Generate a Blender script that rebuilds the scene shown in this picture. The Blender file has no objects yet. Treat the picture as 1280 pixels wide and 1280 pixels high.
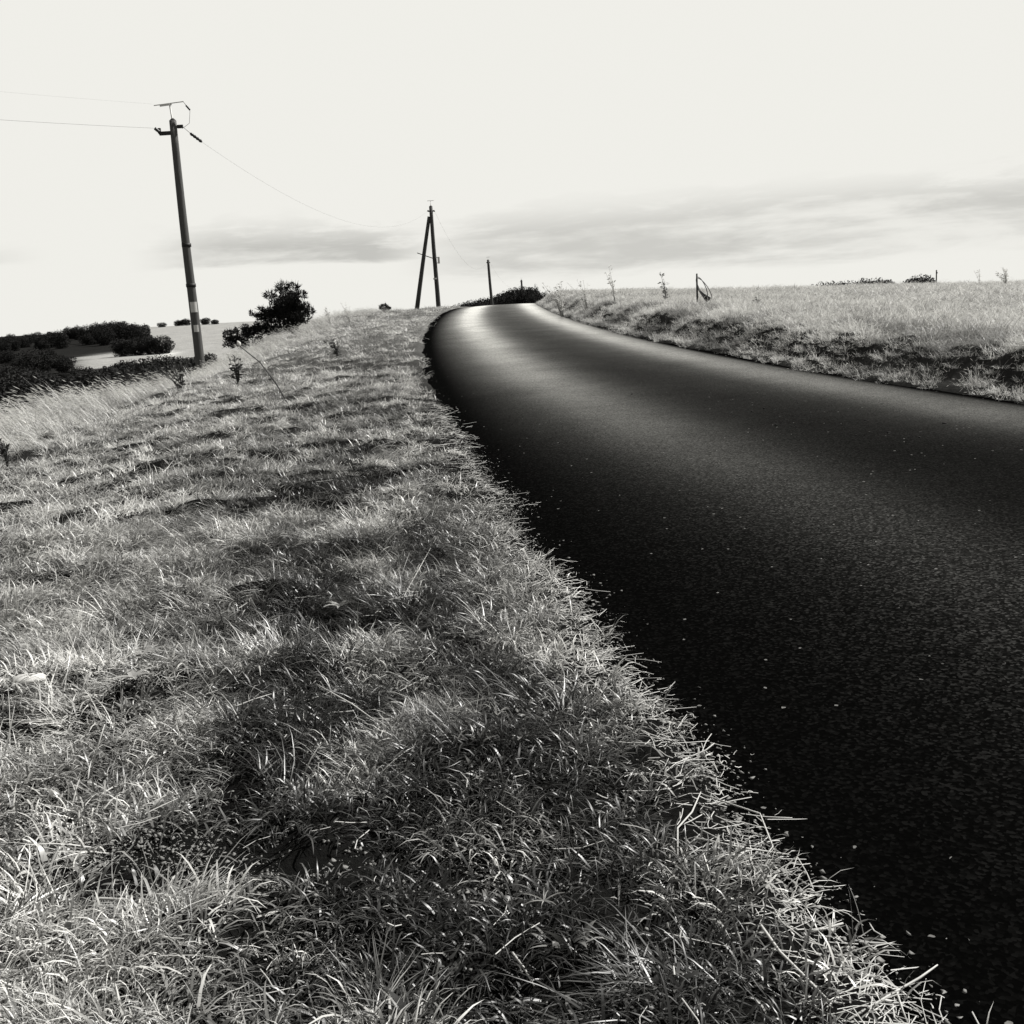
import bpy, math, random
import numpy as np
from mathutils import Matrix, Vector, Euler

SC = bpy.context.scene
COL = SC.collection
rng = np.random.default_rng(7)
random.seed(7)

# ------------------------------------------------------------------ camera
EYE = 1.5
P = math.atan(261/1372.0); RO = math.radians(3.5)
U = Vector((1, 0, 0)); V = Vector((0, -math.sin(P), -math.cos(P))); F = Vector((0, math.cos(P), -math.sin(P)))
cx = U*math.cos(RO) + V*math.sin(RO)
cy = U*math.sin(RO) - V*math.cos(RO)
cam = bpy.data.objects.new('camera', bpy.data.cameras.new('camera')); COL.objects.link(cam)
M = Matrix.Identity(4)
for i in range(3):
    M[i][0] = cx[i]; M[i][1] = cy[i]; M[i][2] = -F[i]; M[i][3] = (0, 0, EYE)[i]
cam.matrix_world = M
cam.data.sensor_width = 36; cam.data.sensor_height = 36; cam.data.sensor_fit = 'HORIZONTAL'
cam.data.angle = 2*math.atan(640/1372.0)
cam.data.clip_start = 0.05; cam.data.clip_end = 6000
SC.camera = cam

# ------------------------------------------------------------------ exposure, sun, sky
SC.view_settings.view_transform = 'Standard'
SC.view_settings.look = 'None'
SC.view_settings.gamma = 1.0
EXPO = 1.15
SC.view_settings.exposure = EXPO
SUN_AZ, SUN_EL = math.radians(66), math.radians(47)
sd = bpy.data.lights.new('sun', 'SUN'); sd.energy = 5.0; sd.angle = math.radians(0.5); sd.color = (1.0, 0.985, 0.95)
sun = bpy.data.objects.new('sun', sd); COL.objects.link(sun)
sdir = Vector((math.sin(SUN_AZ)*math.cos(SUN_EL), math.cos(SUN_AZ)*math.cos(SUN_EL), math.sin(SUN_EL)))
sun.rotation_euler = sdir.to_track_quat('Z', 'Y').to_euler()
sun.location = (30, 30, 40)

class NT:
    """tiny node helper"""
    def __init__(s, tree): s.t = tree; s.n = tree.nodes; s.l = tree.links
    def set(s, sock, v):
        if isinstance(v, bpy.types.NodeSocket): s.l.new(v, sock)
        elif v is not None: sock.default_value = v
    def math(s, op, a, b=None, c=None, clamp=False):
        n = s.n.new('ShaderNodeMath'); n.operation = op; n.use_clamp = clamp
        s.set(n.inputs[0], a); s.set(n.inputs[1], b)
        if c is not None: s.set(n.inputs[2], c)
        return n.outputs[0]
    def ss(s, x, a, b, lo=0.0, hi=1.0):
        n = s.n.new('ShaderNodeMapRange'); n.interpolation_type = 'SMOOTHSTEP'
        s.set(n.inputs[0], x); n.inputs[1].default_value = a; n.inputs[2].default_value = b
        n.inputs[3].default_value = lo; n.inputs[4].default_value = hi
        return n.outputs[0]
    def noise(s, vec, scale, detail=4, rough=0.55, dist=0.0):
        n = s.n.new('ShaderNodeTexNoise'); s.set(n.inputs['Vector'], vec)
        n.inputs['Scale'].default_value = scale; n.inputs['Detail'].default_value = detail
        n.inputs['Roughness'].default_value = rough; n.inputs['Distortion'].default_value = dist
        return n.outputs['Fac']
    def vor(s, vec, scale, rnd=1.0):
        n = s.n.new('ShaderNodeTexVoronoi'); s.set(n.inputs['Vector'], vec); n.inputs['Scale'].default_value = scale
        n.inputs['Randomness'].default_value = rnd
        return n
    def xyz(s, x, y, z):
        n = s.n.new('ShaderNodeCombineXYZ'); s.set(n.inputs[0], x); s.set(n.inputs[1], y); s.set(n.inputs[2], z); return n.outputs[0]
    def sep(s, v):
        n = s.n.new('ShaderNodeSeparateXYZ'); s.set(n.inputs[0], v); return n.outputs
    def attr(s, name, typ='GEOMETRY'):
        n = s.n.new('ShaderNodeAttribute'); n.attribute_name = name; n.attribute_type = typ; return n
    def mul3(s, f, tint=(1.0, 0.99, 0.955)):
        return s.xyz(s.math('MULTIPLY', f, tint[0]), s.math('MULTIPLY', f, tint[1]), s.math('MULTIPLY', f, tint[2]))

W = bpy.data.worlds.new('World'); SC.world = W; W.use_nodes = True
w = NT(W.node_tree); w.n.clear()
sky = w.n.new('ShaderNodeTexSky'); sky.sky_type = 'NISHITA'; sky.sun_disc = False
sky.sun_elevation = SUN_EL; sky.sun_rotation = SUN_AZ; sky.air_density = 1.0; sky.dust_density = 2.0
bw = w.n.new('ShaderNodeSeparateColor'); w.l.new(sky.outputs[0], bw.inputs[0])
tc = w.n.new('ShaderNodeTexCoord')
D = w.sep(tc.outputs['Generated'])
el = w.math('ARCTAN2', D[2], w.math('SQRT', w.math('ADD', w.math('MULTIPLY', D[0], D[0]), w.math('MULTIPLY', D[1], D[1]))))
az = w.math('ARCTAN2', D[0], D[1])
# a white veil of cloud low in the sky, thinning towards the zenith (the red channel keeps blue sky dark, as on the film)
veil = w.ss(el, 0.36, 0.62, 1.0, 0.0)
side = w.ss(w.math('ABSOLUTE', w.math('SUBTRACT', az, 0.3)), 0.9, 2.4, 1.0, 0.30)
blue = w.math('MULTIPLY', bw.outputs[0], 0.11)     # this sky needs a strength of about 0.1
blue = w.math('MINIMUM', blue, 0.16)
vv = w.math('MULTIPLY', side, 1.4)
base = w.math('ADD', w.math('MULTIPLY', veil, vv), w.math('MULTIPLY', blue, w.math('SUBTRACT', 1.0, veil)))
# low grey clouds with flat bases
cv = w.xyz(w.math('MULTIPLY', az, 5.0), w.math('MULTIPLY', el, 19.0), 3.1)
n1 = w.noise(cv, 1.0, 7, 0.58, 0.4)
cv2 = w.xyz(w.math('MULTIPLY', az, 9.0), w.math('MULTIPLY', el, 60.0), 8.7)
n2 = w.noise(cv2, 1.0, 5, 0.6, 0.3)
def cloud(a0, a1, sa, e0, e1, e2, e3, amt):
    m = w.math('MULTIPLY', w.ss(az, a0, a0+sa), w.ss(az, a1-sa, a1, 1.0, 0.0))
    wob = w.math('ADD', w.math('MULTIPLY', w.math('SUBTRACT', n1, 0.5), 0.085), w.math('MULTIPLY', w.math('SUBTRACT', n2, 0.5), 0.045))
    wob2 = w.math('MULTIPLY', w.math('SUBTRACT', n2, 0.5), 0.02)
    eu = w.math('ADD', el, wob)
    el2 = w.math('ADD', el, wob2)
    m = w.math('MULTIPLY', m, w.ss(el2, e0, e1)); m = w.math('MULTIPLY', m, w.ss(eu, e2, e3, 1.0, 0.0))
    return w.math('MULTIPLY', m, amt)
c1 = cloud(-0.320, -0.03, 0.09, 0.042, 0.048, 0.066, 0.084, 0.33)
c2 = cloud(-0.10, 0.75, 0.12, 0.016, 0.030, 0.066, 0.088, 0.26)
c3 = cloud(-0.80, -0.37, 0.06, 0.052, 0.060, 0.062, 0.075, 0.12)
cm = w.math('MAXIMUM', w.math('MAXIMUM', c1, c2), c3)
tex = w.math('ADD', 0.15, w.math('MULTIPLY', w.ss(w.math('ADD', w.math('MULTIPLY', n1, .6), w.math('MULTIPLY', n2, .4)), 0.38, 0.60), 1.0))
cm = w.math('MULTIPLY', cm, tex)
cm = w.math('MINIMUM', cm, 0.36)
cap = 0.868/2**EXPO
val = w.math('MINIMUM', base, cap)
val = w.math('MULTIPLY', val, w.math('SUBTRACT', 1.0, cm))
colr = w.mul3(val, (1.0, 0.99, 0.935))
bg = w.n.new('ShaderNodeBackground'); w.l.new(colr, bg.inputs[0]); bg.inputs[1].default_value = 1.0
wo = w.n.new('ShaderNodeOutputWorld'); w.l.new(bg.outputs[0], wo.inputs[0])

# ------------------------------------------------------------------ helpers
def meta(o, label=None, cat=None, group=None, kind=None):
    if label: o['label'] = label
    if cat: o['category'] = cat
    if group: o['group'] = group
    if kind: o['kind'] = kind
    return o

def empty(name, loc, label=None, cat=None, group=None):
    o = bpy.data.objects.new(name, None); COL.objects.link(o); o.location = loc; o.empty_display_size = 0.2
    return meta(o, label, cat, group)

def mesh_obj(name, verts, faces, m, parent=None, smooth=False, link=True):
    me = bpy.data.meshes.new(name); me.from_pydata([tuple(v) for v in verts], [], [tuple(f) for f in faces]); me.update()
    if smooth: me.polygons.foreach_set('use_smooth', [True]*len(me.polygons))
    me.materials.append(m)
    o = bpy.data.objects.new(name, me)
    if link: COL.objects.link(o)
    if parent: o.parent = parent
    return o

def np_mesh(name, v, faces, m, smooth=False):
    """v (N,3), faces: list of arrays (k, n)"""
    me = bpy.data.meshes.new(name)
    me.vertices.add(len(v)); me.vertices.foreach_set('co', np.asarray(v, dtype=np.float32).ravel())
    nl = sum(f.size for f in faces); nf = sum(len(f) for f in faces)
    me.loops.add(nl); me.polygons.add(nf)
    me.loops.foreach_set('vertex_index', np.concatenate([f.ravel() for f in faces]).astype(np.int32))
    tot = np.concatenate([np.full(len(f), f.shape[1]) for f in faces])
    st = np.concatenate([[0], np.cumsum(tot)[:-1]])
    me.polygons.foreach_set('loop_start', st.astype(np.int32))
    try: me.polygons.foreach_set('loop_total', tot.astype(np.int32))
    except Exception: pass
    if smooth: me.polygons.foreach_set('use_smooth', np.ones(nf, dtype=bool))
    me.update(calc_edges=True); me.validate()
    me.materials.append(m)
    return me

def fattr(me, name, data):
    a = me.attributes.new(name, 'FLOAT', 'POINT'); a.data.foreach_set('value', np.asarray(data, dtype=np.float32))

class MB:
    def __init__(s): s.v = []; s.f = []
    def tube(s, pts, rad, n=8, cap=True):
        pts = [Vector(p) for p in pts]
        if not hasattr(rad, '__len__'): rad = [rad]*len(pts)
        b = len(s.v)
        for i, p in enumerate(pts):
            d = (pts[min(i+1, len(pts)-1)]-pts[max(i-1, 0)]).normalized()
            a = d.orthogonal().normalized() if i == 0 else (a - d*a.dot(d)).normalized()
            c = d.cross(a)
            for k in range(n):
                t = 2*math.pi*k/n
                s.v.append(p + (a*math.cos(t)+c*math.sin(t))*rad[i])
        for i in range(len(pts)-1):
            for k in range(n):
                s.f.append((b+i*n+k, b+i*n+(k+1) % n, b+(i+1)*n+(k+1) % n, b+(i+1)*n+k))
        if cap:
            s.f.append(tuple(b+k for k in range(n))[::-1]); s.f.append(tuple(b+(len(pts)-1)*n+k for k in range(n)))
        return s
    def box(s, c, size, rot=None):
        b = len(s.v); hx, hy, hz = [q/2 for q in size]
        for x in (-hx, hx):
            for y in (-hy, hy):
                for z in (-hz, hz):
                    q = Vector((x, y, z))
                    if rot: q = rot @ q
                    s.v.append(Vector(c)+q)
        for f in ((0, 1, 3, 2), (4, 6, 7, 5), (0, 4, 5, 1), (2, 3, 7, 6), (0, 2, 6, 4), (1, 5, 7, 3)):
            s.f.append(tuple(b+i for i in f))
        return s
    def disc_shell(s, c, r, h, n=10):
        s.tube([Vector(c)+Vector((0, 0, -h/2)), Vector(c), Vector(c)+Vector((0, 0, h/2))], [r*.75, r, r*.6], n); return s
    def build(s, name, m, parent=None, smooth=True):
        o = mesh_obj(name, s.v, s.f, m, parent, False)
        if smooth:
            me = o.data
            for p in me.polygons: p.use_smooth = len(p.vertices) == 4
        return o

# numpy value noise
_T = np.random.default_rng(11).random((256, 256))
def vn(x, y, s, seed=0):
    x = np.asarray(x, float)/s+seed*17.31; y = np.asarray(y, float)/s+seed*9.73
    xi = np.floor(x).astype(int); yi = np.floor(y).astype(int); fx = x-xi; fy = y-yi
    fx = fx*fx*(3-2*fx); fy = fy*fy*(3-2*fy)
    g = lambda a, b: _T[a % 256, b % 256]
    return (g(xi, yi)*(1-fx)+g(xi+1, yi)*fx)*(1-fy)+(g(xi, yi+1)*(1-fx)+g(xi+1, yi+1)*fx)*fy
def fbm(x, y, s, seed=0, o=3):
    r = 0; a = 1; t = 0
    for i in range(o): r = r+a*vn(x, y, s/2**i, seed+i); t += a; a *= .5
    return r/t
def sst(x, a, b):
    t = np.clip((np.asarray(x, float)-a)/(b-a), 0, 1); return t*t*(3-2*t)

# ------------------------------------------------------------------ the lie of the land
CL = [0.5836472738772555, -5.1247625019267655, 12.776011371283222, -8.682455240109988]
CR = [2.7526711392253937, -21.327140700053345, 43.038760662593496]
_ty = np.concatenate([np.linspace(-40, 10, 101), np.linspace(10.25, 60, 200), np.linspace(62, 4000, 500)])
def _xl(y):
    r = np.polyval(CL, np.log(np.clip(y, 1, 60)+8)); r = r + np.where(y < 1, (1-y)*.15, 0) + np.where(y > 60, (y-60)*.03, 0); return r
def _xr(y):
    r = np.polyval(CR, np.log(np.clip(y, 10, 60)+8)); r = r + np.where(y < 10, (10-y)*.29, 0) + np.where(y > 60, (y-60)*.03, 0); return r
_TL = _xl(_ty); _TR = _xr(_ty)
def XL(y): return np.interp(y, _ty, _TL)
def XR(y): return np.interp(y, _ty, _TR)
def ZR(y):
    y = np.asarray(y, float)
    z = 1.42*(1-(1-np.clip(y, -6, 62)/62)**2)
    d = np.clip(y-62, 0, None)
    fall = np.where(d < 60, .00035*d*d, 1.26+(d-60)*.042)
    fall = 5.5*(1-np.exp(-fall/5.5))
    return z-fall

def EW(y): return (fbm(y*0, y, .35, 3, 2)-.5)*.12 + (fbm(y*0+3, y, 1.6, 5, 2)-.5)*.18

def H(x, y, hum=True):
    x = np.asarray(x, float); y = np.asarray(y, float)
    zr = ZR(y)
    ew = EW(y)
    oL = XL(y)-x + ew
    oR = x-XR(y) + ew*1.6
    # left verge
    o = np.clip(oL, 0, None)
    lip = -.09+.125*sst(oL, -.12, .16)
    zL = zr + lip - .035*np.clip(o-.3, 0, None)*sst(y, 2, 16) - .05*np.clip(o-1.5, 0, None)*sst(y, 5, 20) - .085*np.clip(o-4.3, 0, None)**2
    zL = zL - .85*np.exp(-((x+8.4)/2.4)**2-((y-26)/8)**2) - .35*np.exp(-((x+9.8)/1.2)**2-((y-38)/5)**2)
    zL = zL + .26*np.exp(-((x+6.6)/2.2)**2-((y-50)/9)**2)
    # right bank then the field
    q = np.clip(oR, 0, None)
    bank = .30+.10*(fbm(x, y, 2.2, 21, 2)-.5)
    zF = zr + (-.09+.11*sst(oR, -.10, .12)) + bank*sst(oR, .15, .75) - .036*np.clip(q-1.5, 0, None)
    und = (fbm(x, y, .55, 31, 3)-.5)*.28*sst(oR, .05, .5)*sst(oR, 3.2, 1.0)
    zF = zF+und
    z = np.where(oL > -.12, zL, np.where(oR > -.10, zF, zr-.09))
    # hummocks on the verge
    if hum:
        am = sst(oL, .05, .7)
        z = z+am*((fbm(x, y, .9, 41, 3)-.5)*.10 + (fbm(x, y, .28, 51, 2)-.5)*.18)
    # valley floor to the left and the hill beyond it
    R = np.hypot(x, y)
    Vf = -3.3 + (fbm(x, y, 30, 61, 2)-.5)*1.2
    hill = sst(R, 70, 350)*3.9 - np.clip(R-380, 0, None)*.010
    Vf = np.where(x < 0, Vf+hill*sst(-x/np.clip(y, 1, None), .08, .2)*(y > 1), Vf-0.5)
    Vf = np.maximum(Vf, -12)
    k = .5
    dlt = np.clip(z-Vf, -30, 30)
    zs = np.where(dlt > 8, z, Vf+np.log1p(np.exp(np.clip(dlt/k, -40, 40)))*k)
    far = sst(R, 120, 200)
    zr_ = np.where(x < 0, zs, z)
    # far away everything settles
    z = np.where(oL > 5, zr_, z)
    z = np.where((oR > 0), np.where(R > 60, z-(R-60)*.004, z), z)
    return z
def h1(x, y): return float(H(np.array([x]), np.array([y]))[0])

# ------------------------------------------------------------------ materials
def mat(name):
    m = bpy.data.materials.new(name); m.use_nodes = True; t = NT(m.node_tree); t.n.clear()
    out = t.n.new('ShaderNodeOutputMaterial'); return m, t, out
def simple(name, v, rough=.8, nscale=6, namt=.35, spec=.3, tr=0.0, stretch=(1, 1, 1), bump=0.0):
    m, t, out = mat(name)
    tcn = t.n.new('ShaderNodeTexCoord'); mp = t.n.new('ShaderNodeMapping'); mp.inputs['Scale'].default_value = stretch
    t.l.new(tcn.outputs['Object'], mp.inputs[0])
    n = t.noise(mp.outputs[0], nscale, 5, .6)
    f = t.math('MULTIPLY', v, t.math('ADD', 1-namt, t.math('MULTIPLY', n, 2*namt)))
    b = t.n.new('ShaderNodeBsdfPrincipled'); t.l.new(t.mul3(f), b.inputs['Base Color']); b.inputs['Roughness'].default_value = rough
    b.inputs['Specular IOR Level'].default_value = spec
    if bump:
        bp = t.n.new('ShaderNodeBump'); bp.inputs['Strength'].default_value = bump; bp.inputs['Distance'].default_value = .02
        t.l.new(n, bp.inputs['Height']); t.l.new(bp.outputs[0], b.inputs['Normal'])
    if tr:
        tl = t.n.new('ShaderNodeBsdfTranslucent'); t.l.new(t.mul3(f), tl.inputs[0])
        mx = t.n.new('ShaderNodeMixShader'); mx.inputs[0].default_value = tr
        t.l.new(b.outputs[0], mx.inputs[1]); t.l.new(tl.outputs[0], mx.inputs[2]); t.l.new(mx.outputs[0], out.inputs[0])
    else: t.l.new(b.outputs[0], out.inputs[0])
    return m

def grass_mat(name, lo, hi, tr=.45, gloss=.06):
    m, t, out = mat(name)
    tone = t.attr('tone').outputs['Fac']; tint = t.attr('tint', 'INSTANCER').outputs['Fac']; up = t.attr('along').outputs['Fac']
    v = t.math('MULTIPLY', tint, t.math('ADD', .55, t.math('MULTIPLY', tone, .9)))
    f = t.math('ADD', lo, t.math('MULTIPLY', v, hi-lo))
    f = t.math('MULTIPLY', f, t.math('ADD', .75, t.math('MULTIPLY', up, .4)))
    f = t.math('MINIMUM', f, .55)
    c = t.mul3(f)
    d = t.n.new('ShaderNodeBsdfDiffuse'); t.l.new(c, d.inputs[0])
    tl = t.n.new('ShaderNodeBsdfTranslucent'); t.l.new(c, tl.inputs[0])
    mx = t.n.new('ShaderNodeMixShader'); mx.inputs[0].default_value = tr
    t.l.new(d.outputs[0], mx.inputs[1]); t.l.new(tl.outputs[0], mx.inputs[2])
    g = t.n.new('ShaderNodeBsdfGlossy'); g.inputs['Roughness'].default_value = .42; g.inputs[0].default_value = (1, 1, 1, 1)
    m2 = t.n.new('ShaderNodeMixShader'); m2.inputs[0].default_value = gloss
    t.l.new(mx.outputs[0], m2.inputs[1]); t.l.new(g.outputs[0], m2.inputs[2]); t.l.new(m2.outputs[0], out.inputs[0])
    return m

M_grass = grass_mat('grass_blades', .008, .62, .36, .035)
M_dry = grass_mat('dry_grass', .03, .46, .36, .02)
M_wood = simple('weathered_wood', .045, .8, 5, .6, .2, stretch=(6, 6, .5), bump=.5)
M_wood2 = simple('dark_creosoted_wood', .03, .8, 5, .5, .2, stretch=(6, 6, .5), bump=.5)
M_iron = simple('dark_iron', .01, .6, 8, .3, .2)
M_galv = simple('galvanised_steel', .35, .5, 8, .2, .4)
M_insul = simple('brown_glazed_insulator', .008, .3, 8, .2, .4)
M_wire = simple('line_wire', .05, .6, 3, .1, .2)
M_notice = simple('pale_notice', .34, .6, 9, .25, .2)
M_leafdark = simple('dark_leaves', .012, .85, 3, .4, .1, tr=.15)
M_bark = simple('dark_bark', .02, .9, 5, .4, .1)
M_straw = simple('straw', .33, .6, 12, .25, .3, tr=.15)
M_stone = simple('pale_stone', .34, .8, 14, .25, .2, bump=.3)
M_pebd = simple('dark_stone', .006, .9, 14, .25, .1)
M_grit = simple('grit', .11, .9, 30, .7, .2)
M_weedp = simple('pale_weed', .42, .8, 10, .4, .2, tr=.4)
M_weedm = simple('grey_weed', .10, .8, 10, .4, .2, tr=.3)
M_weedd = simple('dark_weed', .03, .8, 10, .4, .2, tr=.2)
M_leafp = simple('pale_leaf', .26, .6, 10, .4, .3, tr=.4)

# ground
M_ground, t, out = mat('ground')
tcn = t.n.new('ShaderNodeTexCoord'); pos = tcn.outputs['Object']
alb = t.attr('pale').outputs['Fac']
na = t.noise(pos, 3.0, 8, .65); nb = t.noise(pos, 45.0, 6, .7); nc = t.noise(pos, .35, 5, .6)
f = t.math('MULTIPLY', alb, t.math('ADD', .35, t.math('MULTIPLY', na, 1.3)))
f = t.math('MULTIPLY', f, t.math('ADD', .5, nb)); f = t.math('MULTIPLY', f, t.math('ADD', .6, t.math('MULTIPLY', nc, .8)))
b = t.n.new('ShaderNodeBsdfDiffuse'); t.l.new(t.mul3(f), b.inputs[0])
bp = t.n.new('ShaderNodeBump'); bp.inputs['Strength'].default_value = .9; bp.inputs['Distance'].default_value = .03
t.l.new(t.math('ADD', nb, na), bp.inputs['Height']); t.l.new(bp.outputs[0], b.inputs['Normal'])
t.l.new(b.outputs[0], out.inputs[0])

# road: fine black aggregate; polished wheel tracks carry a sheen
M_road, t, out = mat('asphalt')
tcn = t.n.new('ShaderNodeTexCoord'); pos = tcn.outputs['Object']
lat = t.attr('lat').outputs['Fac']
wob = t.math('MULTIPLY', t.math('SUBTRACT', t.noise(pos, .35, 3), .5), .05)
lt = t.math('ADD', lat, wob)
def gau(c, s):
    d = t.math('DIVIDE', t.math('SUBTRACT', lt, c), s)
    return t.math('EXPONENT', t.math('MULTIPLY', t.math('MULTIPLY', d, d), -1.0))
tr1 = gau(.30, .095); tr2 = gau(.86, .09); mid = gau(.57, .10)
pol = t.math('ADD', t.math('ADD', .16, t.math('MULTIPLY', tr1, .95)), t.math('MULTIPLY', tr2, .65))
pol = t.math('MULTIPLY', pol, t.math('SUBTRACT', 1.0, t.math('MULTIPLY', mid, .3)))
edge = t.math('MULTIPLY', t.ss(lat, .03, .16), t.ss(lat, .95, .99, 1.0, 0.0))
pol = t.math('MULTIPLY', pol, edge)
v1 = t.vor(pos, 95.0); v2 = t.vor(pos, 38.0)
chip = t.math('POWER', v1.outputs['Color'], 1.0) if False else v1.outputs['Distance']
cr = t.sep(v1.outputs['Color']); cr2 = t.sep(v2.outputs['Color'])
ng = t.noise(pos, 60, 4, .7); nl = t.noise(pos, 1.2, 4, .6)
spk = t.math('POWER', cr[0], 4.0)
val = t.math('ADD', .0012, t.math('MULTIPLY', t.math('MULTIPLY', spk, t.math('ADD', .08, pol)), .036))
rare = t.math('GREATER_THAN', cr[1], .9993)
val = t.math('ADD', val, t.math('MULTIPLY', rare, .12))
d = t.n.new('ShaderNodeBsdfDiffuse'); t.l.new(t.mul3(val), d.inputs[0]); d.inputs['Roughness'].default_value = .5
gl = t.n.new('ShaderNodeBsdfGlossy'); gl.inputs[0].default_value = (1, .99, .955, 1)
t.l.new(t.math('SUBTRACT', .36, t.math('MULTIPLY', pol, .05)), gl.inputs['Roughness'])
lw = t.n.new('ShaderNodeLayerWeight'); lw.inputs['Blend'].default_value = .5
frs = t.math('POWER', lw.outputs['Facing'], 15.5)   # rough stone only mirrors the sky at a grazing angle
sp = t.math('MULTIPLY', pol, t.math('ADD', .45, t.math('MULTIPLY', cr[2], .9)))
sp = t.math('MULTIPLY', sp, t.math('ADD', .6, t.math('MULTIPLY', nl, .8)))
fac = t.math('ADD', t.math('MULTIPLY', t.math('MULTIPLY', frs, 1.5), sp), t.math('MULTIPLY', sp, .0035), clamp=True)
bp = t.n.new('ShaderNodeBump'); bp.inputs['Strength'].default_value = .35; bp.inputs['Distance'].default_value = .004
t.l.new(t.math('ADD', chip, ng), bp.inputs['Height']); t.l.new(bp.outputs[0], d.inputs['Normal']); None
mx = t.n.new('ShaderNodeMixShader'); t.l.new(fac, mx.inputs[0]); t.l.new(d.outputs[0], mx.inputs[1]); t.l.new(gl.outputs[0], mx.inputs[2])
t.l.new(mx.outputs[0], out.inputs[0])

# ------------------------------------------------------------------ ground sheet and road
def grow(a, first, ratio, end):
    r = [a]; s = first
    while r[-1] < end: r.append(r[-1]+s); s *= ratio
    return r
ql = grow(0, .05, 1.028, 900); 
ys = [-30, -20, -12, -8, -5, -3, -1.5, 0]+grow(.4, .045, 1.0115, 60)[0:]
ys = ys+grow(ys[-1]+1, 1.0, 1.03, 3500)
ys = np.array(ys)
cols = np.array([-q for q in ql[::-1][:-1]]+[0.0]) 
nmid = 8
xl = XL(ys); xr = XR(ys)
rows = []
colsR = np.array(ql)
X = np.concatenate([xl[:, None]+.25+cols[None, :], xl[:, None]+.25+(xr-xl-.5)[:, None]*np.linspace(0, 1, nmid+2)[None, 1:-1], xr[:, None]-.25+colsR[None, :]], axis=1)
Y = np.repeat(ys[:, None], X.shape[1], 1)
Z = H(X, Y)
nr, ncol = X.shape
i = np.arange(nr-1)[:, None]*ncol+np.arange(ncol-1)[None, :]
quads = np.stack([i, i+1, i+ncol+1, i+ncol], -1).reshape(-1, 4)
me = np_mesh('ground', np.stack([X, Y, Z], -1).reshape(-1, 3), [quads], M_ground, True)
oL = (XL(Y)-X); oR = (X-XR(Y)); R = np.hypot(X, Y)
pale = np.where(oL > 0, .007, .02)
pale = np.where((oR > 1.8), .10+.15*sst(oR, 2, 6), pale)
pale = pale + (oL > 0)*sst(R, 8, 30)*.07
# valley: dark scrub with pale stubble fields beyond
azx = -X/np.clip(Y, 1, None)
fld = sst(R, 195, 215)*sst(fbm(X, Y, 60, 71, 2), .2, .4)
val_ = (Y > 0)*(oL > 9)*1.0
fld = fld*sst(azx+(fbm(X, Y, 25, 77, 2)-.5)*.05, .345, .315)
fld = np.maximum(fld, sst(azx, .312, .300)*sst(R, 60, 90))
pale = np.where(val_ > 0, .010+.17*fld, pale)
jit = (fbm(X, Y, 14, 73, 2)-.5)
pch = sst(R+jit*50, 122, 128)*sst(R+jit*30, 178, 168)*sst(azx+jit*.05, .392, .38)*sst(azx+jit*.04, .295, .305)*val_
pale = pale+pch*.17
fattr(me, 'pale', pale.ravel())
g = bpy.data.objects.new('ground', me); COL.objects.link(g); meta(g, kind='structure')

yr = np.array([-30, -20, -10, -5, 0]+grow(1, .3, 1.01, 60)+list(np.arange(62, 400, 2.0)))
lt_ = np.linspace(0, 1, 17)
xl, xr = XL(yr), XR(yr)
e = .25
Xr = (xl-e)[:, None]+(xr-xl+2*e)[:, None]*lt_[None]
latv = (Xr-xl[:, None])/(xr-xl)[:, None]
Zr = ZR(yr)[:, None] + .05*(1-(2*np.clip(latv, 0, 1)-1)**2)-.03 + (fbm(Xr, np.repeat(yr[:, None], 17, 1), 2.5, 81, 2)-.5)*.008
Yr = np.repeat(yr[:, None], 17, 1)
nr, ncol = Xr.shape
i = np.arange(nr-1)[:, None]*ncol+np.arange(ncol-1)[None, :]
quads = np.stack([i, i+1, i+ncol+1, i+ncol], -1).reshape(-1, 4)
me = np_mesh('road', np.stack([Xr, Yr, Zr], -1).reshape(-1, 3), [quads], M_road, True)
fattr(me, 'lat', latv.ravel())
ro_ = bpy.data.objects.new('road', me); COL.objects.link(ro_); meta(ro_, kind='structure')
def zroad(x, y):
    l = (x-float(XL(y)))/(float(XR(y))-float(XL(y))); return float(ZR(y))+.05*(1-(2*min(max(l, 0), 1)-1)**2)-.03

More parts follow.
